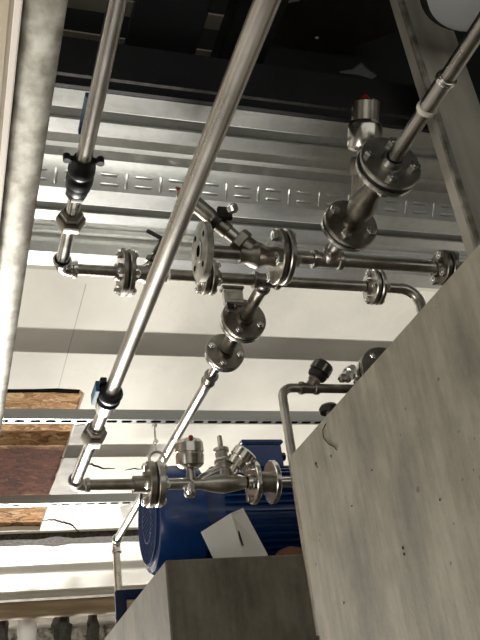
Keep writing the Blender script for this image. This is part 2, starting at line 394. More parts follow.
# embossments pressed into the inclined webs: rounded raised bars
def emboss(pa, pb, name):
    (ya, za), (yb, zb_) = pa, pb
    s = V((0, yb-ya, zb_-za)); L_ = s.length; s.normalize(); nrm = V((0, s.z, -s.y))
    if nrm.z > 0: nrm = -nrm
    bm = B(); x = -.6; k = 0
    def cap(x0, s0, x1, s1, r=.0040):
        o = V((0, ya, W(za)))+nrm*.0006
        p = [o+EX*x0+s*s0, o+EX*x1+s*s1]; d = (p[1]-p[0]).normalized()
        q = [p[0], p[0]+d*.004, p[1]-d*.004, p[1]]
        sg = 8; x_ = nrm; y_ = d.cross(nrm); rings = []
        for pt, rr in zip(q, (r*.4, r, r, r*.4)):
            rings.append([bm.verts.new(pt+x_*math.sin(PI*i/sg)*rr*.55+y_*math.cos(PI*i/sg)*rr) for i in range(sg+1)])
        for A_, B_ in zip(rings, rings[1:]):
            for i in range(sg): bm.faces.new((A_[i], A_[i+1], B_[i+1], B_[i]))
        bm.faces.new(rings[0]); bm.faces.new(rings[-1][::-1])
    lo, hi = .38, .90
    while x < 2.3:
        cap(x, L_*lo, x, L_*hi)                       # upright bar
        cap(x+.019, L_*(lo+.09), x+.060, L_*(lo+.09)); cap(x+.019, L_*(hi-.12), x+.060, L_*(hi-.12))
        x += .079; k += 1
    obj(name, bm, 'deck', dk, ang=60)
webs = [(prof[i], prof[i+1]) for i in range(len(prof)-1) if prof[i][1] == zt and prof[i+1][1] == zb]
for w_ in webs: emboss(w_[0], w_[1], 'embossed_web')
# edge angle under the near edge of the deck
ye = prof[0][0]
t = thing('edge_angle', (0, ye, W(zb)), 'dark steel edge angle along the near rim of the deck', 'steel angle')
bm = B(); bx(bm, (-2.6, ye-.012, W(zb-.0)), (3.6, ye-.002, W(zb+.13))); obj('upright_leg', bm, 'beamdark', t)
bm = B(); bx(bm, (-2.6, az(240, 95, zb).y, W(zb)), (3.6, az(240, 98, zb).y, W(zb+.004))); obj('ledge', bm, 'iron', t, label='thin grey metal ledge')

# plastered ceiling with a torn-open strip showing wood wool
yc0 = az(240, 279, ZC).y+.01
xh = az(84, 395, ZC).x                              # right edge of the hole
ya, yb_ = az(45, 389, ZC).y, az(20, 531, ZC).y
yend = az(60, 540, 1.28).y-.062
ce = B()
def wob(n, a, b, amp, f, s=0): return [(a+(b-a)*i/n, amp*noise.noise(V((i*f, s, 3.1)))) for i in range(n+1)]
# right-hand big slab and the near strip as one polygon with a ragged notch
edge_near = [(x, ya+w_) for x, w_ in wob(40, -2.6, xh-.02, .016, .55)]
edge_right = [(xh+w_, y_) for y_, w_ in wob(24, ya+.03, az(44, 512, ZC).y, .006, .6, 5)]
edge_far = [(x, az(20, 531, ZC).y+w_) for x, w_ in wob(24, az(40, 530, ZC).x, -2.6, .02, .6, 9)]
outline = [(-2.6, yc0), (3.6, yc0), (3.6, yend), (-2.6, yend)]+edge_far[::-1]+edge_right[::-1]+edge_near[::-1]
prism(ce, [V((x, y, W(ZC))) for x, y in outline], (0, 0, .022))
ceil = struct('ceiling', ce, 'white')
bm = B(); bx(bm, (-2.6, yc0, W(ZC+.05)), (3.6, 9.0, W(ZC+.09))); struct('ceiling_slab', bm, 'cement')
bm = B(); bx(bm, (-2.6, ya-.06, W(ZC+.012+.014)), (xh+.1, yend-.005, W(ZC+.045)))
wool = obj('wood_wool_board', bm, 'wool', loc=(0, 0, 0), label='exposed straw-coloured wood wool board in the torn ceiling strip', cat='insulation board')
ZW = ZC+.025
def flat(name, pts, m, parent, Z=ZC, th=.0015, **k):
    bm = B(); prism(bm, [V((p.x, p.y, W(Z)-th)) for p in pts], (0, 0, th+.0005)); return obj(name, bm, m, parent, **k)
# cement-grey strip beside the wood wool, seams and cracks
flat('cement_patch', [az(75, 426, ZC), az(84, 424, ZC), az(92, 440, ZC), az(84, 460, ZC), az(80, 478, ZC), az(78, 494, ZC), az(49, 494, ZC), az(62, 462, ZC)], 'cement', ceil)
flat('cement_patch', [az(120, 507, ZC), az(133, 503, ZC), az(132, 515, ZC), az(123, 518, ZC)], 'cement', ceil)
def crack(pts, w0, Z=ZC, m='crack', nm='crack', n=6):
    P_ = [az(a, b, Z) for a, b in pts]; Q = []
    for i in range(len(P_)-1):
        for k in range(n):
            t_ = k/n; p = P_[i].lerp(P_[i+1], t_); Q.append(p+V((0, noise.noise(p*60)*w0*.8, 0)))
    Q.append(P_[-1]); m_ = len(Q)
    up = [q+V((0, w0*(.25+.75*math.sin(PI*i/(m_-1))), 0)) for i, q in enumerate(Q)]
    bm = B(); prism(bm, [V((p.x, p.y, W(Z)-.0012)) for p in Q+up[::-1]], (0, 0, .0017)); obj(nm, bm, m, ceil)
crack([(60, 457), (68, 460), (76, 459), (92, 464), (104, 468), (115, 468)], .016)
crack([(125, 470), (134, 468), (142, 469)], .010)
crack([(42, 521), (52, 519), (62, 521), (72, 524), (76, 528), (80, 533)], .022)
def seam(p, q, w=.002):
    p, q = az(p[0], p[1], ZC), az(q[0], q[1], ZC)
    bm = B(); bx(bm, (p.x-w/2, min(p.y, q.y), W(ZC)-.0007), (p.x+w/2, max(p.y, q.y), W(ZC)+.0005)); obj('seam', bm, 'cement', ceil)
seam((86, 284), (60, 388))
# flat black strip painting the hollow's shade along the torn near edge
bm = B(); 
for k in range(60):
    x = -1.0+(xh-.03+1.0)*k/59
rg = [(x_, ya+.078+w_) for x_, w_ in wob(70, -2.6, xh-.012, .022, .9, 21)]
prism(bm, [V((a_, b_, W(ZC+.0225))) for a_, b_ in [(-2.6, ya-.05)]+rg+[(xh-.012, ya-.05)]], (0, 0, .003)); obj('torn_edge_shade', bm, 'crack', ceil)
# rough mortar rib, then coated sheets and a timber rail
ym = az(60, 540, 1.28).y
bm = B()
pr = []
n = 70
for i in range(n+1):
    x = -2.6+6.2*i/n
    pr.append(x)
rings = []
for x in pr:
    j = noise.noise(V((x*9, 0, 0)))*.02; k_ = noise.noise(V((x*9, 5, 0)))*.012
    rings.append([bm.verts.new(V((x, ym-.06+j, W(1.33)))), bm.verts.new(V((x, ym-.05+j, W(1.275+k_)))), bm.verts.new(V((x, ym+.05+k_, W(1.27-k_)))), bm.verts.new(V((x, ym+.06, W(1.33))))])
for a_, b_ in zip(rings, rings[1:]):
    for i in range(4):
        j = (i+1) % 4; bm.faces.new((a_[i], a_[j], b_[j], b_[i]))
bm.faces.new(rings[0]); bm.faces.new(rings[-1][::-1])
obj('mortar_rib', bm, 'rough', label='rough dark mortar rib crossing the ceiling behind the last channel', cat='ceiling rib')
# gently folded white sheets
ys0 = ym+.055
sp = []
def S(py, Z): sp.append((az(60, py, Z).y, Z))
S(544, 1.305); S(553, 1.305); S(563, 1.30); S(574, 1.262); S(588, 1.25); S(589, 1.305); S(592, 1.305); S(597, 1.285)
sp = [(max(y_, ys0+i*.012), z_) for i, (y_, z_) in enumerate(sp)]
fine = []
for (y0_, z0_), (y1_, z1_) in zip(sp, sp[1:]):
    for k in range(6): t_ = k/6; fine.append((y0_+(y1_-y0_)*t_, z0_+(z1_-z0_)*(3*t_*t_-2*t_**3)))
fine.append(sp[-1])
bm = B(); prism(bm, [V((-2.6, a_, W(b_))) for a_, b_ in fine]+[V((-2.6, fine[-1][0], W(1.34))), V((-2.6, fine[0][0], W(1.34)))], (6.2, 0, 0))
obj('folded_ceiling_sheet', bm, 'sheet', label='glossy white folded sheet across the ceiling beyond the mortar rib', cat='ceiling sheet')
yr = az(60, 609, 1.215).y
bm = B(); tube(bm, [V((-2.6, yr, W(1.22))), V((3.6, yr, W(1.22)))], .052, 18)
obj('brown_lagged_pipe', bm, 'wood', label='thick brown stained pipe crossing the far end under the ceiling', cat='pipe')

# support channels -------------------------------------------------
def channel(px, py, Z, x1, label):
    y0_ = az(px, py, Z).y; h = .036; w_ = .036; th = .0025
    t = thing('strut_channel', (0, y0_, W(Z)), label, 'channel')
    # py marks the lower front edge
    bm = B(); u = [(0, 0), (w_, 0), (w_, h), (w_-.008, h), (w_-.008, h-th), (w_-th, h-th), (w_-th, th), (th, th), (th, h-th), (.008, h-th), (.008, h), (0, h)]
    prism(bm, [V((-2.6, y0_+a_, W(Z+b_))) for a_, b_ in u], (x1+2.6, 0, 0)); obj('channel_profile', bm, 'strut', t)
    bm = B(); x = -.5
    while x < x1-.03:
        prof_ = [V((x+(.012 if c_ > 0 else -.012)+.006*math.cos(a_), y0_+w_*.5+(.0085*math.sin(a_)), W(Z)-.0006)) for c_, a_ in [(1, -PI/2), (1, -PI/4), (1, 0), (1, PI/4), (1, PI/2), (-1, PI/2), (-1, PI*.75), (-1, PI), (-1, PI*1.25), (-1, PI*1.5)]]
        prism(bm, prof_, (0, 0, .0012)); x += .05
    obj('slot_pattern', bm, 'slot', t)
    return t, y0_
ZH = 1.176
ch1, yc1 = channel(60, 419, ZH, 2.6, 'slotted grey support channel nearest the camera, below the first torn strip')
ch2, yc2 = channel(60, 503, ZH, az(141, 498, ZH).x, 'slotted grey support channel further back, ending behind the lower flange')
for ch_, y_, xs in ((ch1, yc1, (-.9, 1.9)), (ch2, yc2, (-.9, -.2))):
    for x in xs:
        bm = B(); lathe(bm, (x, y_+.02, W(ZH+.03)), EZ, [(0, .005), (ZC-ZH-.03, .005)], 10); obj('hanger_rod', bm, 'zinc', ch_)

# left galvanised beam and beige tray ----------------------------------
Zg = .92
xr = az(68, 0, Zg).x; xl = az(24, 0, Zg).x
t = thing('galvanised_beam', (xl, .6, W(Zg)), 'mottled galvanised beam running overhead along the left side', 'beam')
w_ = xr-xl
bm = B(); seg = []
cxx = (xl+xr)/2
pts = []
for i in range(13):
    a_ = PI*i/12; pts.append((cxx-w_/2*math.cos(a_), Zg-.010*math.sin(a_)))
pts += [(xr, Zg+.035), (xl, Zg+.035)]
prism(bm, [V((a_, -1.2, W(b_))) for a_, b_ in pts], (0, 6.3, 0)); obj('beam_skin', bm, 'galv', t, ang=40)
Zt_ = .90
xa, xb, xw0, xw1 = az(-60, 0, Zt_).x, az(14.5, 0, Zt_).x, az(15, 0, Zt_).x, az(23.0, 0, Zt_).x
t = thing('beige_cable_tray', (xa, .6, W(Zt_)), 'beige cable trunking with cream lip at the left picture edge', 'cable tray')
bm = B(); bx(bm, (xa, -1.2, W(Zt_)), (xb, 5.1, W(Zt_+.05)), bev=.006); obj('tray_body', bm, 'beige', t)
bm = B(); bx(bm, (xb, -1.2, W(Zt_-.0)), (xw1, 5.1, W(Zt_+.05)), bev=.002); obj('lip', bm, 'cream', t, label='narrow cream lip')

# post ---------------------------------------------------------------
Yp = 1.13; PX = .026
pl, pr_, pb = ay(386, 0, Yp), ay(432, 0, Yp), ay(445, 100, Yp)
xl_, xr_ = ay(388, 0, Yp).x+PX, ay(434, 0, Yp).x+PX
t = thing('channel_post', (xl_, Yp, W(.50)), 'tall steel channel post standing on the big concrete plinth', 'post')
th = .006; dpt = .028
u = [(xl_, 0), (xr_, 0), (xr_, dpt), (xr_-th, dpt), (xr_-th, th), (xl_+th, th), (xl_+th, dpt), (xl_, dpt)]
ZP0 = .50
bm = B(); prism(bm, [V((a_, Yp+b_, W(ZP0))) for a_, b_ in u], (0, 0, 2.05-ZP0)); obj('channel_web', bm, 'post', t)
bm = B(); bx(bm, (xl_-.004, Yp-.012, W(ZP0)), (xl_+.010, Yp-.0005, W(2.05)), bev=.002); obj('edge_fold', bm, 'galv', t, label='pale galvanised folded edge')
bm = B(); bx(bm, (xl_-.03, Yp-.03, W(ZP0)), (xr_+.03, Yp+dpt+.03, W(ZP0+.008))); obj('base_plate', bm, 'post', t)

# concrete -----------------------------------------------------------
Zp = .50
xc = az(385, 347, Zp).x; yfar = az(290, 455, Zp).y
print('plinth', xc, yfar)
def wavy_block(a, b, step=.05, amp=.0025, chip=.006, s=0):
    bm = B(); bx(bm, a, b)
    bmesh.ops.bevel(bm, geom=bm.edges, offset=.004, segments=1, affect='EDGES')
    return bm
bm = wavy_block((xc, -1.2, 0), (xc+1.3, yfar, W(Zp)))
t = obj('concrete_plinth', bm, 'conc', loc=(xc, yfar, 0), label='big rough concrete plinth rising on the right side', cat='plinth')
# scribbled wire mark and pits on its face
def onface(px, py):                     # picture point on the plinth's left face
    d = ray(px, py); d = d*(xc/d.x); return V((xc-.0008, d.y, d.z+CAMZ))
bm = B(); tube(bm, [onface(a_, b_) for a_, b_ in [(326, 424), (323, 430), (324, 438), (329, 444), (335, 447), (337, 450)]], .0006, 6); obj('scratched_curl', bm, 'crack', t)
for a_, b_, s_ in [(331, 456, .0016), (316, 464, .0022), (317, 467, .0014), (403, 548, .0014), (404, 554, .0013), (344, 603, .0014), (352, 506, .0010), (372, 470, .0009), (440, 500, .0010)]:
    bm = B(); p = onface(a_, b_)
    ring = [V((xc-.0006, p.y+s_*math.cos(k*.9)*random.uniform(.6, 1.2), p.z+s_*math.sin(k*.9)*random.uniform(.8, 1.8))) for k in range(7)]
    prism(bm, ring, (.001, 0, 0)); obj('pit', bm, 'crack', t)
Zb = .55
cA = az(165, 560, Zb)
bm = wavy_block((cA.x, cA.y, 0), (cA.x+1.5, 3.5, W(Zb)))
obj('machine_plinth', bm, 'conc2', loc=(cA.x, cA.y, 0), label='low concrete machine base under the blue motor', cat='plinth')

# ------------------------------------------------------------------ LINE A (nearest long pipe and the lower valve line)
ZA = .70; XA = .2700; rA = .0134
def yA(px, py): return az(px, py, ZA).y
A = lambda y: V((XA+(1.92-y)*.0080, y, W(ZA)))
yj = yA(107, 398); yn = yA(94, 435); ye_ = yA(76, 485.5)
pipe('long_steel_pipe', A(-.6), A(yj-.01), rA, 'long bright steel pipe running diagonally through the middle')
t = thing('black_pipe_joint', A(yj), 'black ringed pipe joint with blue tag on the diagonal pipe', 'fitting')
bm = B(); lathe(bm, A(yj-.03), EY, [(0, rA*1.02), (0, rA*1.5), (.008, rA*1.75), (.018, rA*1.65), (.024, rA*1.4), (.034, rA*1.7), (.048, rA*1.5)], 28); obj('ring', bm, 'black', t)
bm = B(); lathe(bm, A(yj+.01), EY, [(0, rA*1.05), (.001, rA*1.5), (.035, rA*1.42), (.05, rA*1.02)], 28); obj('sleeve', bm, 'steel', t)
bm = B(); box(bm, A(yj-.012)+V((-.027, 0, .004)), (.007, .06, .022), bev=.001); obj('tag', bm, 'tagblue', t, label='faded blue tag')
bm = B(); box(bm, A(yj-.03)+V((-.016, 0, .016)), (.012, .03, .01), bev=.001); obj('latch', bm, 'black', t)
pipe('pipe_stub', A(yj+.055), A(yn-.042), rA*.92, 'short steel stub between black joint and hex union of diagonal pipe')
hexunion(A(yn), EY, rA*.92, 'dark hex union near the lower end of diagonal pipe', NS=2.1, L_=.07)
pipe('pipe_stub', A(yn+.042), A(ye_-.04), rA*1.0, 'shiny steel stub between lower hex union and bottom elbow', 'bright')
CA = A(ye_)
AX = lambda x: V((x, ye_, W(ZA)))
elbow(CA-EY*.038, CA, CA+EX*.036, rA*.95, 'steel elbow where the diagonal pipe turns right, lower left', R=.022)
def xA(px, py=483): return ay(px, py, ye_).x
x_f = xA(154); x_c = xA(139)
pipe('lower_cross_pipe', AX(XA+.037), AX(x_c-.014), .0135, 'dark horizontal pipe from bottom left elbow to the flange', 'dark')
coupling(AX(x_c), EX, .0165, .030, 'dark sleeve coupling just left of the lower left flange', ribs=False)
joint(AX(x_f), EX, .055, .0145, .016, 'large bolted flange joint at the left of the lower valves', m=('dark', 'steel'), phase=.4, br=.009)
# valve with red-dotted cylinder
xv = xA(191)
pipe('valve_line_pipe', AX(x_f+.031), AX(xv+.005), .0135, 'pipe from left lower flange into the branching valve body', 'steel')
t = thing('inclined_cylinder_valve', AX(xv), 'small valve with wide steel cylinder and red dot beside left lower flange', 'valve')
tip = ay(186, 466, ye_-.035)
wdir = (ay(191, 446, ye_-.06)-AX(xv)).normalized()
wdir = (V((-.02, -.25, .95))).normalized()
s0 = AX(xv)
bm = B(); lathe(bm, s0+V((0, 0, 0)), wdir, [(0, .012), (.03, .010), (.04, .010)], 20); obj('stem_tube', bm, 'steel', t)
s1 = s0+wdir*.034
bm = B(); lathe(bm, s1, wdir, [(0, .014), (.004, .026), (.012, .0335), (.034, .035), (.035, .033), (.041, .033), (.042, .035), (.064, .034), (.072, .028), (.076, .015)], 36); ac = obj('actuator', bm, 'gauge', t)
bm = B(); bmesh.ops.create_uvsphere(bm, u_segments=12, v_segments=8, radius=.0062); bmesh.ops.translate(bm, verts=bm.verts, vec=s1+wdir*.066+V((-.003, -.030, 0))); obj('indicator', bm, 'red', ac, label='dark red indicator button')
bm = B(); lathe(bm, s0+V((0, 0, 0)), V((-.25, -.3, -.9)), [(0, .013), (.022, .013), (.024, .015), (.034, .014), (.040, .008)], 20); obj('drain_plug', bm, 'zinc', t, label='bright rounded drain plug')
# long cast body with side arm
xm = xA(225)
t = thing('strainer_valve', AX(xm), 'cast steel valve with upright spindle and tilted round cap', 'valve')
xe = xA(245)
bm = B(); d = xe-xv
lathe(bm, AX(xv), EX, [(0, .0135), (d*.18, .0155), (d*.42, .0235), (d*.6, .026), (d*.8, .021), (d, .016), (d, .012)], 30); obj('body', bm, 'steel', t)
bm = B(); tube(bm, [AX(xv+.012), AX(xv+.03)+V((0, -.004, .010)), AX(xm-.02)+V((0, -.006, .028)), AX(xm)+V((0, -.006, .032))], [.008, .0125, .013, .011], 18); obj('raised_shoulder', bm, 'steel', t)
bm = B(); lathe(bm, AX(xm), EZ, [(0, .024), (.030, .022), (.034, .018), (.048, .018)], 24); obj('bonnet', bm, 'steel', t)
bm = B(); hexp(bm, AX(xm)+EZ*.046, EZ, .021, .016, .06); obj('bonnet_nut', bm, 'bright', t)
bm = B(); lathe(bm, AX(xm)+EZ*.057, EZ, [(0, .016), (.022, .016), (.024, .0195), (.032, .0195), (.034, .0065), (.064, .0065), (.067, .005)], 20); obj('spindle', bm, 'steel', t)
cw = V((.62, -.30, .72)).normalized(); c0 = AX(xm+.012)+EZ*.018
bm = B(); lathe(bm, c0, cw, [(0, .013), (.03, .013)], 20); obj('side_arm', bm, 'steel', t)
bm = B(); lathe(bm, c0+cw*.026, cw, [(0, .018), (.002, .028), (.018, .031), (.019, .028), (.024, .028), (.025, .0315), (.046, .0315), (.050, .027), (.051, .016)], 32); obj('round_cap', bm, 'gauge', t)
bm = B(); lathe(bm, c0+cw*.0765, cw, [(0, .015), (.0012, .015), (.0013, .002)], 20); obj('cap_face', bm, 'dark', t)
# pair of spaced flanges with a wafer between
xf1, xf2 = xA(256), xA(270)
t = thing('spaced_flange_pair', AX((xf1+xf2)/2), 'pair of spaced flanges clamping a wafer, right end of lower valve line', 'flange')
for xx in (xf1, xf2):
    bm = B(); flange(bm, AX(xx), EX if xx == xf1 else -EX, .054, .014, .013, .02, .01); obj('flange_disc', bm, 'bright', t)
bm = B(); lathe(bm, AX(xf1), EX, [(0, .026), (xf2-xf1, .026)], 28); obj('wafer', bm, 'dark', t, label='dark ribbed wafer')
for k in range(4):
    a_ = .5+k*PI/2; hx = B(); hexp(hx, AX(xf1-.022)+V((0, math.cos(a_), math.sin(a_)))*.040, EX, .0095, .009); obj('bolt', hx, 'dark', t)
pipe('valve_line_end_pipe', AX(xf2+.02), AX(xc+.45), .0125, 'horizontal pipe leaving the spaced flanges towards the concrete plinth', 'bright')

# ------------------------------------------------------------------ LINE B and lower header
ZL = 1.07; XB = az(90, 130, ZL).x; rB = .0145
yB = az(69, 269, ZL).y
Bp = lambda y: V((XB, y, W(ZL)))
yk = az(81, 176, ZL).y; yu = az(74, 220, ZL).y
pipe('left_steel_pipe', Bp(-.4), Bp(yk-.02), rB, 'dull steel pipe at the left dropping to the black hose coupling')
t = thing('black_hose_coupling', Bp(yk), 'black ribbed rubber coupling with two wing lugs on left pipe', 'fitting')
bm = B(); lathe(bm, Bp(yk-.05), EY, [(0, rB*1.05), (0, rB*1.3), (.006, rB*1.4), (.012, rB*1.4), (.02, rB*1.72), (.034, rB*1.78), (.038, rB*1.62), (.046, rB*1.62), (.05, rB*1.78), (.066, rB*1.78), (.070, rB*1.6), (.076, rB*1.6), (.080, rB*1.66), (.094, rB*1.4), (.094, rB)], 32); obj('sleeve', bm, 'black', t)
for s_ in (-1, 1):
    bm = B(); box(bm, Bp(yk-.045)+V((s_*.024, 0, 0)), (.016, .010, .012), bev=.002)
    lathe(bm, Bp(yk-.047)+V((s_*.031, 0, -.007)), EZ, [(0, .007), (.014, .007)], 14); obj('wing_lug', bm, 'black', t)
bm = B(); hexp(bm, Bp(yk+.042), EY, rB*1.45, .018, .05); obj('hex_end', bm, 'iron', t)
bm = B(); box(bm, az(84.5, 114, ZL+.02), (.010, .095, .012), bev=.001)
obj('blue_tape_strip', bm, 'tagblue', label='short blue tape strip behind the left pipe', cat='tape')
pipe('pipe_stub', Bp(yk+.058), Bp(yu-.028), rB*.95, 'bright steel stub between black hose coupling and left hex union', 'bright')
hexunion(Bp(yu), EY, rB*1.02, 'dark hex union on the left pipe below the black coupling', L_=.045)
pipe('pipe_stub', Bp(yu+.03), Bp(yB-.036), rB*.95, 'bright steel stub between left hex union and header elbow', 'bright')
CB = Bp(yB); LX = lambda x: V((x, yB, W(ZL)))
elbow(CB-EY*.036, CB, CB+EX*.036, rB, 'steel elbow where the left pipe meets the lower header', R=.024, m='bright')
def xL(px, py): return ay(px, py, yB).x
xl1 = xL(126, 272); xd = xL(263, 281)+.008; xl3 = xL(375, 288); xl2 = xL(208, 280)
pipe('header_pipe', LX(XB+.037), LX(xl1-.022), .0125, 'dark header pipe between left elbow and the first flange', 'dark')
joint(LX(xl1), EX, .054, .0135, .011, 'dark bolted flange joint at the left end of lower header', m=('dark', 'dark'), phase=.6)
xva = xL(150, 274)
seat_valve(LX(xva), EX, V((.45, -.2, .80)), xL(172, 275)-xl1-.03, .016, 'dark angle valve half hidden behind the diagonal pipe', act_r=.02, act_l=.05, neck=.04, am='dark', red=False, steps=False)
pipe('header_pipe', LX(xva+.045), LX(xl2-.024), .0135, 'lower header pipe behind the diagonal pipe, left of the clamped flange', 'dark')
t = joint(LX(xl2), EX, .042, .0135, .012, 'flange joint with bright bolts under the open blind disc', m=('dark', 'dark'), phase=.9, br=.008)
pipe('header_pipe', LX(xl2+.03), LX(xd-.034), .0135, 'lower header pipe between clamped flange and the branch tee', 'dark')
tee(LX(xd), EX, EY, .0145, .066, .036, 'tee on lower header where the descending branch starts')
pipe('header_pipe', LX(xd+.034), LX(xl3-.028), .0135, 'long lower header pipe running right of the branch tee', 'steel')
joint(LX(xl3), EX, .044, .0135, .011, 'flange joint with black gasket at the right of lower header', m=('steel', 'steel'), phase=.5)
xe2 = xL(417, 291)
pipe('header_pipe', LX(xl3+.028), LX(xe2-.05), .0125, 'short header pipe between right flange and its bend')
ed = V((xe2, yB, W(ZL-.35)))
bm = B(); tube(bm, bend(LX(xe2-.05), LX(xe2), ed, .045, 10), .0135, 22); obj('pipe_bend', bm, 'steel', label='pipe bend turning down beside the edge of concrete plinth', cat='pipe')

# descending branch D
rD = .0155; Dp = lambda y: V((xd, y, W(ZL)))
def yD(px, py): return az(px, py, ZL).y
y1, y2, y3, y4 = yD(241, 321), yD(225, 353), yD(213, 377), yD(126, 541)
pipe('branch_pipe', Dp(yB+.037), Dp(y1-.028), rD, 'brownish pipe between the header tee and first branch flange', 'dark')
joint(Dp(y1), EY, .058, .0155, .012, 'upper dark flange joint on the descending branch', m=('dark', 'bright'), phase=.5)
pipe('branch_pipe', Dp(y1+.030), Dp(y2-.030), rD*1.25, 'thick short spool between the two flanges of descending branch', 'dark')
joint(Dp(y2), EY, .054, .0155, .010, 'lower dark flange joint on the descending branch', m=('dark', 'bright'), phase=.3, gap=.003)
coupling(Dp(y3+.01), EY, rD, .045, 'press sleeve below the lower branch flange', m='dark')
pipe('branch_pipe', Dp(y2+.030), Dp(y3-.010), rD*.9, 'bright stub under the lower branch flange', 'bright')
pipe('branch_pipe', Dp(y3+.034), Dp(y4-.045), rD, 'long shiny branch pipe running down behind the lower valves', 'steel')
CD = Dp(y4); low = az(120, 596, 1).z
elbow(CD-EY*.045, CD, CD-EZ*.05, rD, 'steel elbow at the far lower end of the branch', R=.03, m='bright')
zlow = .30
pipe('drop_pipe', CD-EZ*.052, V((CD.x, CD.y, 0)), rD, 'upright pipe dropping from far elbow behind the blue bracket')
# small labelled box on top of the branch
pb_ = az(233, 298, ZL+.03)
t = thing('junction_box', pb_, 'small grey metal box beside the upper branch flange', 'box')
bm = B(); box(bm, pb_, (.050, .022, .045), bev=.004); obj('housing', bm, 'steel', t)
bm = B(); box(bm, pb_+V((0, 0, .026)), (.058, .028, .008), bev=.002); obj('lid', bm, 'dark', t)
bm = B(); hexp(bm, pb_+V((-.022, -.004, -.03)), EX, .010, .018); obj('gland', bm, 'iron', t)
bm = B(); box(bm, pb_+V((0, -.0116, .0)), (.034, .001, .022)); obj('type_plate', bm, 'galv', t)
bm = B(); lathe(bm, pb_+V((.0, .0, .0)), V((0, 0, -1)), [(.022, .008), (.03, .008)], 12); obj('stem', bm, 'dark', t)

# ------------------------------------------------------------------ LINE C and upper header
ZU = 1.0; XC = az(388, 165, ZU).x+.003; rC = .014
Cp = lambda y: V((XC, y, W(ZU)))
def yU(px, py): return az(px, py, ZU).y
yU0 = yU(341, 261)
c1, c2 = yU(388, 167), yU(350, 226)
yb1, yb2 = yU(421, 108), yU(437, 84)
pipe('upper_right_pipe', Cp(-.3), Cp(yb2-.02), rC*1.0, 'steel pipe entering from the top right corner')
t = thing('press_sleeve', Cp((yb1+yb2)/2), 'steel press sleeve with two pale rings on the top right pipe', 'fitting')
bm = B(); lathe(bm, Cp(yb2-.02), EY, [(0, rC), (0, rC*1.12), (yb1-yb2+.03, rC*1.12), (yb1-yb2+.03, rC)], 28); obj('sleeve', bm, 'steel', t)
for yy_ in (yb2-.012, yb1):
    bm = B(); lathe(bm, Cp(yy_-.006), EY, [(0, rC*1.1), (.001, rC*1.26), (.005, rC*1.32), (.010, rC*1.26), (.011, rC*1.1)], 28); obj('ring', bm, 'cream' if yy_ > yb2 else 'zinc', t, label='pale sealing ring')
pipe('upper_right_pipe', Cp(yb1+.012), Cp(c1-.030), rC, 'steel pipe between the ringed sleeve and top right flange')
joint(Cp(c1), EY, .060, .0145, .011, 'large shiny flange joint with thick black gasket, upper right', m=('steel', 'bright'), gap=.009, phase=.25, bm_='zinc', br=.0100)
ym_ = (c1+c2)/2+.004
wv = V((0.0, -.72, .72)).normalized()
seat_valve(Cp(ym_+.02), EY, V((-.03, -.50, .78)), c2-c1-.05, .018, 'angle seat valve with shiny stepped cylinder and red tip, upper right', act_r=.034, act_l=.098, neck=.095, m='dark')
joint(Cp(c2), EY, .057, .0145, .011, 'dark flange joint with bright nuts above the header tee', m=('dark', 'bright'), gap=.004, phase=.55, br=.0100, name='flange_joint')
UX = lambda x: V((x, yU0, W(ZU)))
pipe('tee_riser', Cp(c2+.028), Cp(yU0-.034), rC*1.05, 'short riser from the dark upper flange into header tee', 'steel')
tee(UX(XC), EX, -EY, rC, .07, .036, 'tee joining the upper right branch to the upper header', m='steel')
def xU(px, py): return ay(px, py, yU0).x
u0 = xU(199, 251); u1 = xU(281, 258); u2 = xU(444, 266)
pipe('header_pipe', UX(XC+.036), UX(u2-.02), .0135, 'upper header pipe running right from tee to the plinth flange')
joint(UX(u2), EX, .040, .0135, .012, 'flange joint half hidden behind the plinth edge, right side', m=('dark', 'dark'), phase=.9, br=.010)
pipe('header_pipe', UX(u2+.03), UX(u2+.35), .0135, 'upper header pipe continuing behind the concrete plinth')
pipe('header_pipe', UX(u1+.028), UX(XC-.036), .0130, 'short upper header pipe between middle flange and tee')
joint(UX(u1), EX, .060, .0145, .012, 'large bolted flange joint in the centre of upper header', m=('dark', 'steel'), phase=.75, br=.0105)
uv = xU(256, 257)
seat_valve(UX(uv), EX, V((-.88, -.1, .80)), .075, .018, 'angle valve with long stem slanting up to the left, centre', act_r=.017, act_l=.135, neck=.055, m='dark', am='dark', steps=False, knob=False)
# clamp on the slanted stem
wq = V((-.88, -.1, .80)).normalized(); pk = UX(uv)+wq*.108
t = thing('stem_clamp', pk, 'small clamp with a bright bolt on the slanted valve stem', 'clamp')
bm = B(); lathe(bm, pk-wq*.008, wq, [(0, .018), (0, .026), (.014, .026), (.014, .018)], 20); box(bm, pk+V((.012, -.022, .006)), (.03, .012, .03), bev=.002); obj('clamp_band', bm, 'iron', t)
bm = B(); hexp(bm, pk+V((.016, -.044, .0)), V((.5, -.8, -.2)), .011, .016); obj('bolt', bm, 'zinc', t)
pipe('header_pipe', UX(u0+.016), UX(uv-.036), .0145, 'brownish upper header pipe between open disc and slanted valve', 'dark')
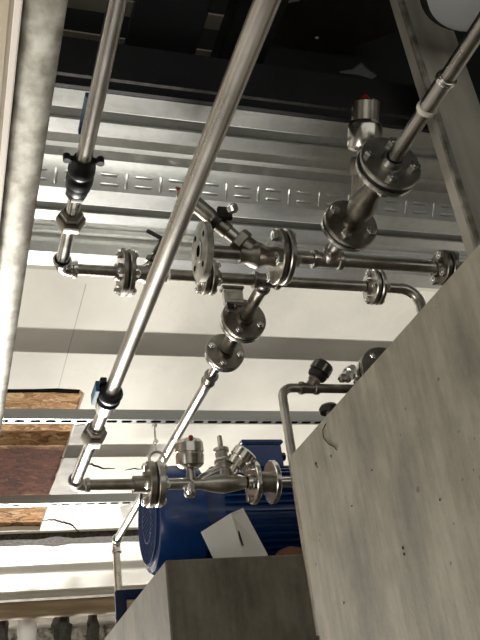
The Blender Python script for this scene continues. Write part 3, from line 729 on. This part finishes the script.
# open flange disc
t = thing('open_flange_disc', UX(u0), 'pale open flange disc with empty bolt holes facing left', 'flange')
bm = B()
seg = 48; R_ = .062; h = .014
x_, y_, d_ = basis(-EX)
lathe_closed(bm, UX(u0), -EX, [(-h-.008, .0145), (-h-.008, .021), (-h, .024), (-h, R_), (-.001, R_), (0, R_-.002), (0, .024), (.0018, .024), (.0018, .0125)], seg)
obj('disc', bm, 'galv', t)
for k in range(4):
    a_ = .35+k*PI/2; c = UX(u0)+(x_*math.cos(a_)+y_*math.sin(a_))*.044
    bm = B(); lathe(bm, c-EX*.0006, EX, [(0, .0062), (.001, .0062)], 18); obj('bolt_hole', bm, 'slot', t)
bm = B(); lathe(bm, UX(u0)-EX*.0022, EX, [(0, .0122), (.001, .0122)], 20); obj('bore', bm, 'slot', t)
# small dark handle poking out left of the long pipe
p0 = ay(155, 236, yB-.04)
t = thing('lever_handle', p0, 'tiny dark lever poking out left of the diagonal pipe', 'lever')
bm = B(); box(bm, p0, (.045, .012, .012), ax=(V((.85, 0, -.5)), EY, V((.5, 0, .85))), bev=.002); obj('grip', bm, 'iron', t)
bm = B(); tube(bm, [p0+V((.018, 0, -.012)), LX(xva)+V((.0, -.02, .02))], .006, 10); obj('shaft', bm, 'iron', t)

# ------------------------------------------------------------------ small riser by the plinth corner
Yr = 1.78; rR = .0115
pa, pc = ay(291, 470, Yr), ay(281, 391, Yr)
xR = ay(288, 430, Yr).x
zR = ay(300, 388, Yr).z
cor = V((xR, Yr, zR))
bm = B(); tube(bm, bend(V((xR, Yr, W(.30))), cor, V((xR+.055, Yr, zR)), .028, 10), rR, 20)
obj('riser_pipe', bm, 'steel', label='thin grey riser bending right above the plinth corner', cat='pipe')
xt = ay(309, 388, Yr).x
tw = V((.62, -.3, .80)).normalized()
t = tee(V((xt, Yr, zR)), EX, tw, rR, .05, .03, 'small dark tee carrying the tilted knurled cap', m='dark')
kc = V((xt, Yr, zR))
t = thing('knurled_cap', kc+tw*.03, 'tilted dark knurled cap on the small tee', 'cap')
bm = B(); lathe(bm, kc+tw*.030, tw, [(0, .015), (.003, .023), (.013, .026), (.014, .022), (.018, .022), (.019, .026), (.042, .026), (.047, .022), (.048, .012)], 14); obj('cap_body', bm, 'iron', t)
for k in range(7):
    a_ = k*2*PI/7; x_, y_, _ = basis(tw)
    bm = B(); box(bm, kc+tw*.060+(x_*math.cos(a_)+y_*math.sin(a_))*.026, (.005, .005, .020), ax=(x_*math.cos(a_)+y_*math.sin(a_), -x_*math.sin(a_)+y_*math.cos(a_), tw), bev=.001); obj('grip_rib', bm, 'steel', t)
pipe('riser_side_pipe', V((xt+.027, Yr, zR)), V((xt+.35, Yr, zR)), rR, 'dark side pipe running right from the small tee', 'dark')
c = ay(346, 379, Yr-.02)
t = thing('compression_fitting', c, 'shiny compression fitting above the plinth edge', 'fitting')
bm = B(); lathe(bm, c, V((.5, .2, .6)), [(0, .008), (.002, .013), (.02, .014), (.022, .018), (.034, .018), (.036, .012), (.05, .012)], 24); obj('body', bm, 'zinc', t)
bm = B(); hexp(bm, c+V((-.014, -.018, -.002)), EY, .011, .018); obj('nut', bm, 'zinc', t)
bm = B(); hexp(bm, c+V((.028, -.018, -.012)), EY, .013, .016); obj('nut', bm, 'dark', t)
c = ay(383, 372, Yr-.12)
t = thing('plinth_flange', c, 'dark round flange peeping over the sloping plinth edge', 'flange')
bm = B(); flange(bm, c, EY, .062, .016, .014, .02); obj('disc', bm, 'dark', t)
bm = B(); lathe(bm, c+EY*.004, EY, [(0, .062), (.012, .062)], 40); obj('disc', bm, 'bright', t)
bm = B(); lathe(bm, c-EY*.05, EY, [(0, .0155), (.3, .0155)], 24); obj('pipe_end', bm, 'steel', t)
for k in range(4):
    a_ = .75+k*PI/2; bolt(t, c+V((math.cos(a_), 0, math.sin(a_)))*.044, EY, .034, .0075)
c = ay(329, 409, Yr+.05)
t = thing('check_valve_knob', c, 'rounded dark knob low behind the sloping plinth edge', 'knob')
bm = B(); lathe(bm, c-EZ*.01, EZ, [(0, .024), (.012, .026), (.020, .020), (.024, .010)], 24); obj('dome', bm, 'iron', t)
bm = B(); lathe(bm, c-EZ*.30, EZ, [(0, .010), (.291, .010)], 16); obj('stem', bm, 'steel', t)

# ------------------------------------------------------------------ hanging clamp between channel and the lower flange
ph = ay(157, 459, yc1+.02)
xh_ = ph.x
t = thing('rod_hanger', V((xh_, yc1+.02, W(ZH))), 'thin threaded rod with a ring clamp hanging from slotted channel', 'hanger')
bm = B(); lathe(bm, V((xh_, yc1+.02, ph.z+.03)), EZ, [(0, .0035), (W(ZH-.005)-ph.z-.03, .0035)], 10); obj('rod', bm, 'zinc', t)
bm = B(); hexp(bm, V((xh_, yc1+.02, ph.z+.055)), EZ, .009, .012); obj('nut', bm, 'zinc', t)
bm = B(); hexp(bm, V((xh_, yc1+.02, W(ZH-.018))), EZ, .010, .010); obj('nut', bm, 'zinc', t)
bm = B(); tube(bm, [V((xh_, yc1+.02, ph.z-.0))+V((math.cos(a_)*.026, 0, math.sin(a_)*.026)) for a_ in [2*PI*k/28 for k in range(29)]], .005, 8); obj('ring', bm, 'steel', t)

# ------------------------------------------------------------------ MOTOR
Ym = 2.50
cm = ay(145, 522, Ym); Rm = .166
xm0 = cm.x; zm = cm.z
zm = max(zm, W(Zb)+.165)
print('motor', cm, 'base', W(Zb), cA)
t = thing('electric_motor', (xm0, Ym, W(Zb)), 'large blue electric motor with fan grille and cooling fins on the base', 'motor')
mc = lambda x, r_=0, a_=0: V((xm0+x, Ym+r_*math.cos(a_), zm+r_*math.sin(a_)))
bm = B(); lathe(bm, mc(.012), EX, [(0, Rm*.80), (.004, Rm*.90), (.035, Rm), (.14, Rm), (.142, Rm*.95)], 48); cowl = obj('fan_cowl', bm, 'blue', t)
bm = B(); lathe(bm, mc(.009), EX, [(0, Rm*.76), (.004, Rm*.80)], 40); gr = obj('grille', bm, 'darkblue', cowl)
bm = B()
for rr in (Rm*.75, Rm*.38): tube(bm, [mc(.007, rr, 2*PI*i/40) for i in range(41)], .003, 5)
for k in range(-9, 10):
    cc = k*Rm*.75/9.6; hh = math.sqrt(max(0, (Rm*.75)**2-cc**2))
    dd, nn_ = V((0, .6, .8)), V((0, .8, -.6)); c_ = V((xm0+.006, Ym, zm))+nn_*cc
    tube(bm, [c_-dd*hh, c_+dd*hh], .0022, 5)
obj('grille_wires', bm, mat('worn_blue_wire', (.035, .075, .19), .4), gr)
bm = B(); lathe(bm, mc(.14), EX, [(0, Rm*.80), (.02, Rm*.86), (.52, Rm*.86), (.53, Rm*.9), (.56, Rm*.9), (.60, Rm*.4), (.64, Rm*.25)], 48); hs = obj('housing', bm, 'blue', t)
bm = B()
for k in range(44):
    a_ = 2*PI*k/44
    n_ = V((0, math.cos(a_), math.sin(a_))); tn = V((0, -math.sin(a_), math.cos(a_)))
    box(bm, mc(.42)+n_*Rm*.90, (.42, .005, Rm*.16), ax=(EX, tn, n_))
obj('cooling_fins', bm, 'blue', hs, ang=20)
bm = B()
for sx in (.22, .52):
    box(bm, V((xm0+sx, Ym-.10, (W(Zb)+zm-.09)/2)), (.06, .07, zm-.09-W(Zb)), bev=.006)
    box(bm, V((xm0+sx, Ym+.10, (W(Zb)+zm-.09)/2)), (.06, .07, zm-.09-W(Zb)), bev=.006)
obj('feet', bm, 'blue', t)
for sx in (.22, .52):
    bm = B(); hexp(bm, V((xm0+sx, Ym-.15, W(Zb)+.0)), EZ, .012, .018); bx(bm, (xm0+sx-.03, Ym-.17, W(Zb)), (xm0+sx+.03, Ym-.12, W(Zb)+.008)); obj('foot_bolt', bm, 'steel', t)
# terminal box
q0, q1 = ay(240, 470, Ym-.05), ay(281, 441, Ym-.05)
xb0, xb1 = ay(243, 455, Ym-.05).x, ay(281, 450, Ym-.05).x
zt0, zt1 = zm+Rm*.75, ay(262, 441, Ym-.05).z
bm = B(); bx(bm, (xb0, Ym-.06, zt0), (xb1, Ym+.07, zt1-.012), bev=.006); tb = obj('terminal_box', bm, 'blue', t)
bm = B(); bx(bm, (xb0-.006, Ym-.067, zt1-.014), (xb1+.006, Ym+.077, zt1), bev=.004); obj('box_lid', bm, 'blue', tb)
for k in range(2):
    bm = B(); hexp(bm, V((xb1+.002, Ym-.03+k*.05, (zt0+zt1)/2+.01)), EX, .014, .016); obj('cable_gland', bm, 'darkblue', tb)

# blue mounting bracket on the base further back
Yq = 2.80
b0, b1 = ay(115, 590, Yq), ay(121, 619, Yq)
xq0, zq1 = b0.x, b0.z; zq0 = W(Zb)
t = thing('blue_bracket', (xq0, Yq, zq0), 'dark blue steel bracket with slot on the base behind motor', 'bracket')
wq_, hq = .20, zq1-zq0
hole = [(.035, hq*.45), (.035, hq*.78), (.075, hq*.78), (.060, hq*.45)]
bm = B()
def rr(x0, z0, x1, z1): bx(bm, (xq0+x0, Yq, zq0+z0), (xq0+x1, Yq+.02, zq0+z1), bev=.0035)
rr(0, 0, .036, hq); rr(.030, hq*.72, wq_, hq); rr(.030, 0, wq_, hq*.42); rr(.072, hq*.35, wq_, hq*.8)
obj('plate', bm, 'darkblue', t)
bm = B(); bx(bm, (xq0+.03, Yq+.02, zq0), (xq0+wq_, Yq+.16, zq0+.02), bev=.003); obj('foot', bm, 'darkblue', t)

# white cardboard box leaning on the motor
Yx = 2.16
def q(px, py, Y=Yx): return ay(px, py, Y)
TL, TR, BR, BL = q(201, 532, Yx), q(231, 513, Yx), q(246, 562, Yx+.01), q(215, 562, Yx+.01)
SR, SB = q(243, 508, Yx+.07), q(268, 555, Yx+.07)
t = thing('white_carton', q(238, 545), 'small open white cardboard box with oval cut-out, tilted against the motor', 'box')
fn = (TR-TL).cross(BL-TL).normalized()
if fn.y < 0: fn = -fn
sn = (SR-TR).cross(BR-TR).normalized()
if sn.x > 0: sn = -sn
bm = B(); prism(bm, [TL, TR, BR, BL], fn*.0015); obj('front_panel', bm, 'card', t)
bm = B(); prism(bm, [TR, SR, SB, BR], sn*.0015); obj('side_panel', bm, 'card', t)
bm = B(); prism(bm, [TL+fn*.002, TR+fn*.002, SR, SR+(TL-TR)], V((0, 0, -.0012))); obj('top_panel', bm, 'card', t)
bm = B(); prism(bm, [TL+(SR-TR), SR, SB, SB+(BL-BR)], fn*.0015); obj('back_panel', bm, 'card', t)
bm = B(); oc = TR.lerp(BR, .54)+(SR-TR)*.12; ov = (BR-TR).normalized(); ow = (SR-TR).normalized(); on = ov.cross(ow).normalized()
if on.dot(ray(238, 540)) > 0: on = -on
prism(bm, [oc+ov*.021*math.cos(2*PI*k/16)+ow*.0095*math.sin(2*PI*k/16)+on*.002 for k in range(16)], -on*.0008); obj('oval_cutout', bm, 'cardcut', t)
# brown kraft card and blue eye behind it
p = ay(290, 556, 2.2)
bm = B(); prism(bm, [ay(272, 560, 2.22), ay(280, 550, 2.22), ay(290, 546, 2.22), ay(302, 548, 2.22), ay(304, 562, 2.22)], (0, .02, 0))
obj('brown_card_scrap', bm, 'rust', label='brown cardboard scrap lying right of the white carton', cat='cardboard')

# ------------------------------------------------------------------ VOID CONTENTS
def xbar(name, px, py0, py1, Z, m, label, cat, th_=.02, x0=-1.2, x1=2.2):
    ya_ = az(px, py0, Z).y; yb2_ = az(px, py1, Z).y
    bm = B(); bx(bm, (x0, ya_, W(Z)), (x1, yb2_, W(Z)+th_)); return obj(name, bm, m, label=label, cat=cat)
xv1 = az(258, 56, 1.75).x
xbar('ceiling_batten', 150, 5, 20, 1.75, 'slat', 'wide grey slat across the dark opening at the top', 'batten', th_=.006, x1=xv1-.12)
xbar('ceiling_batten', 150, 43, 48.5, 1.72, 'slat', 'thin cream slat across the dark opening, lower one', 'batten', th_=.005, x1=xv1-.05)
zz = 1.45
xq, xw = az(137, 0, zz).x, az(213, 0, zz).x
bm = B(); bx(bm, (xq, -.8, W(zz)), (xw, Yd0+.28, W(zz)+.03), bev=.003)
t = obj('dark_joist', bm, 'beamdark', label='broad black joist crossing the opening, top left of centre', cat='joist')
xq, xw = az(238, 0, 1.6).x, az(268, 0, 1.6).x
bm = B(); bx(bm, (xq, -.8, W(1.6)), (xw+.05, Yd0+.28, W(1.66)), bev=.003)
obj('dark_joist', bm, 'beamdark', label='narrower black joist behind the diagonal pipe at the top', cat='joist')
bm = B(); prism(bm, [az(280, 0, 1.8), az(392, -6, 1.8), az(402, 30, 1.8), az(300, 66, 1.8), az(282, 60, 1.8), az(274, 20, 1.8)], (0, 0, .02))
obj('brown_board', bm, 'void2', label='dark brown board high in the opening, top centre', cat='board')
bm = B(); prism(bm, [az(274, 1, 1.78), az(300, -3, 1.78), az(300, 1, 1.78), az(276, 5, 1.78)], (0, 0, .01))
obj('pale_rag', bm, 'slat', label='tiny pale scrap at the very top beside the diagonal pipe', cat='scrap')
bm = B(); prism(bm, [az(340, 73, 1.5), az(352, 71, 1.5), az(362, 64, 1.5), az(366, 68, 1.5), az(377, 76, 1.5), az(372, 79, 1.5), az(358, 75, 1.5)], (0, 0, .006))
obj('torn_foil_scrap', bm, 'strut', label='small torn grey shard in the dark above the red tip', cat='scrap')
for a_, b_, l_ in ((317, 38, 'tiny dusty fleck left of the torn shard'), (290, 100, 'tiny dusty fleck just above the deck rim')):
    c = az(a_, b_, 1.55 if b_ < 60 else 1.28)
    bm = B(); bmesh.ops.create_icosphere(bm, subdivisions=1, radius=.005)
    bmesh.ops.scale(bm, vec=(1.2, .8, .5), verts=bm.verts); bmesh.ops.translate(bm, verts=bm.verts, vec=c)
    obj('plaster_fleck', bm, 'cement', label=l_, cat='debris')
# round white lamp cover, top right
c = az(493, -16, 1.38)
t = thing('round_lamp', c, 'round white lamp cover at the top right corner', 'lamp')
px_m = FPX/((c-V((0, 0, CAMZ))).dot(_f)); R_ = 65/px_m
bm = B(); lathe(bm, c+EZ*.03, -EZ, [(0, R_*.9), (.006, R_), (.020, R_), (.034, R_*.86), (.044, R_*.6), (.048, R_*.25), (.049, .001)], 48); obj('cover', bm, 'glass', t)
bm = B(); lathe_closed(bm, c+EZ*.036, -EZ, [(0, R_*.9), (0, R_*1.10), (.012, R_*1.10), (.016, R_*1.02), (.016, R_*.9)], 48); obj('rim', bm, 'iron', t)
bm = B(); lathe(bm, c+EZ*.036, EZ, [(0, .03), (2.05-1.38-.036, .03)], 12); obj('mount', bm, 'iron', t)

# far bottom-left: stubs hanging below brown pipe
for px, w2, m_, l_ in ((27, .062, 'glass', 'pale translucent pipe stub under the brown pipe'), (2, .04, 'iron', 'black lump left of the pale stub, bottom left'), (62, .06, 'iron', 'black lump right of the pale stub, bottom left'), (92, .04, 'iron', 'small black lump furthest right under brown pipe')):
    c = ay(px, 622, yr+.12)
    bm = B()
    lathe(bm, V((c.x, yr+.12, c.z)), -EZ, [(-.06, w2*.6), (0, w2*.9), (.03, w2), (.10, w2*.92), (.20, w2*.95), (.32, w2*.8)], 20 if m_ == 'glass' else 9)
    if m_ != 'glass':
        for v in bm.verts: v.co += V((noise.noise(v.co*20), noise.noise(v.co*20+V((5, 0, 0))), noise.noise(v.co*20+V((0, 7, 0)))))*.03
    obj('hanging_stub', bm, m_, label=l_, cat='stub')

# ------------------------------------------------------------------ LIGHT
def area(name, loc, to, sx, sy, e, col, spread=PI):
    l = bpy.data.lights.new(name, 'AREA'); l.shape = 'RECTANGLE'; l.size = sx; l.size_y = sy; l.energy = e; l.color = col; l.spread = spread
    o = bpy.data.objects.new(name, l); COL.objects.link(o); o.location = loc
    o.rotation_euler = (V(to)-V(loc)).to_track_quat('-Z', 'Y').to_euler(); return o
LY, LZ, LX0 = 8.4, .26, -.3
KEY = 640
area('tube_light', (LX0, LY, LZ), (LX0, 3.0, -.9), 2.4, .06, KEY, (1, .965, .90), 1.95)
t = thing('tube_lamp', (LX0, LY+.06, 0), 'long tube work lamp on a low stand at the far end', 'lamp')
bm = B(); bx(bm, (LX0-1.23, LY+.03, LZ-.04), (LX0+1.23, LY+.09, LZ+.03), bev=.006); obj('housing', bm, 'sheet', t)
for s_ in (-.6, .6):
    bm = B(); lathe(bm, (LX0+s_, LY+.06, 0), EZ, [(0, .12), (.015, .12), (.02, .015), (LZ-.04, .015)], 16); obj('stand', bm, 'iron', t)
area('fill_light', (-2.1, .7, .45), (.5, 1.2, W(.8)), 1.3, 1.3, 31, (1, .96, .9))  # unseen fill added to brighten the near deck and concrete
w = bpy.data.worlds.new('world'); SC.world = w; w.use_nodes = True
bgn = w.node_tree.nodes['Background']; bgn.inputs[0].default_value = (.92, .92, .86, 1); bgn.inputs[1].default_value = .75
SC.view_settings.view_transform = 'Standard'; SC.view_settings.look = 'None'; SC.view_settings.gamma = 1
SC.view_settings.use_curve_mapping = False; SC.view_settings.exposure = .13

# families of look-alike pieces
FAM = {'flange_joint': 'bolted flange joints on the pipework', 'header_pipe': 'lengths of header pipe', 'branch_pipe': 'lengths of the descending branch pipe', 'pipe_stub': 'short pipe stubs', 'pipe_union': 'hex unions', 'pipe_elbow': 'pipe elbows', 'pipe_tee': 'pipe tees', 'angle_seat_valve': 'angle seat valves', 'strut_channel': 'slotted support channels', 'dark_joist': 'dark joists in the opening', 'hanging_stub': 'stubs under the brown pipe', 'plaster_fleck': 'dusty flecks', 'upper_right_pipe': 'lengths of the upper right pipe', 'pipe_coupling': 'pipe couplings', 'ceiling_batten': 'pale battens in the opening'}
for o in bpy.data.objects:
    if o.parent is None and o.name.split('.')[0] in FAM: o['group'] = FAM[o.name.split('.')[0]]
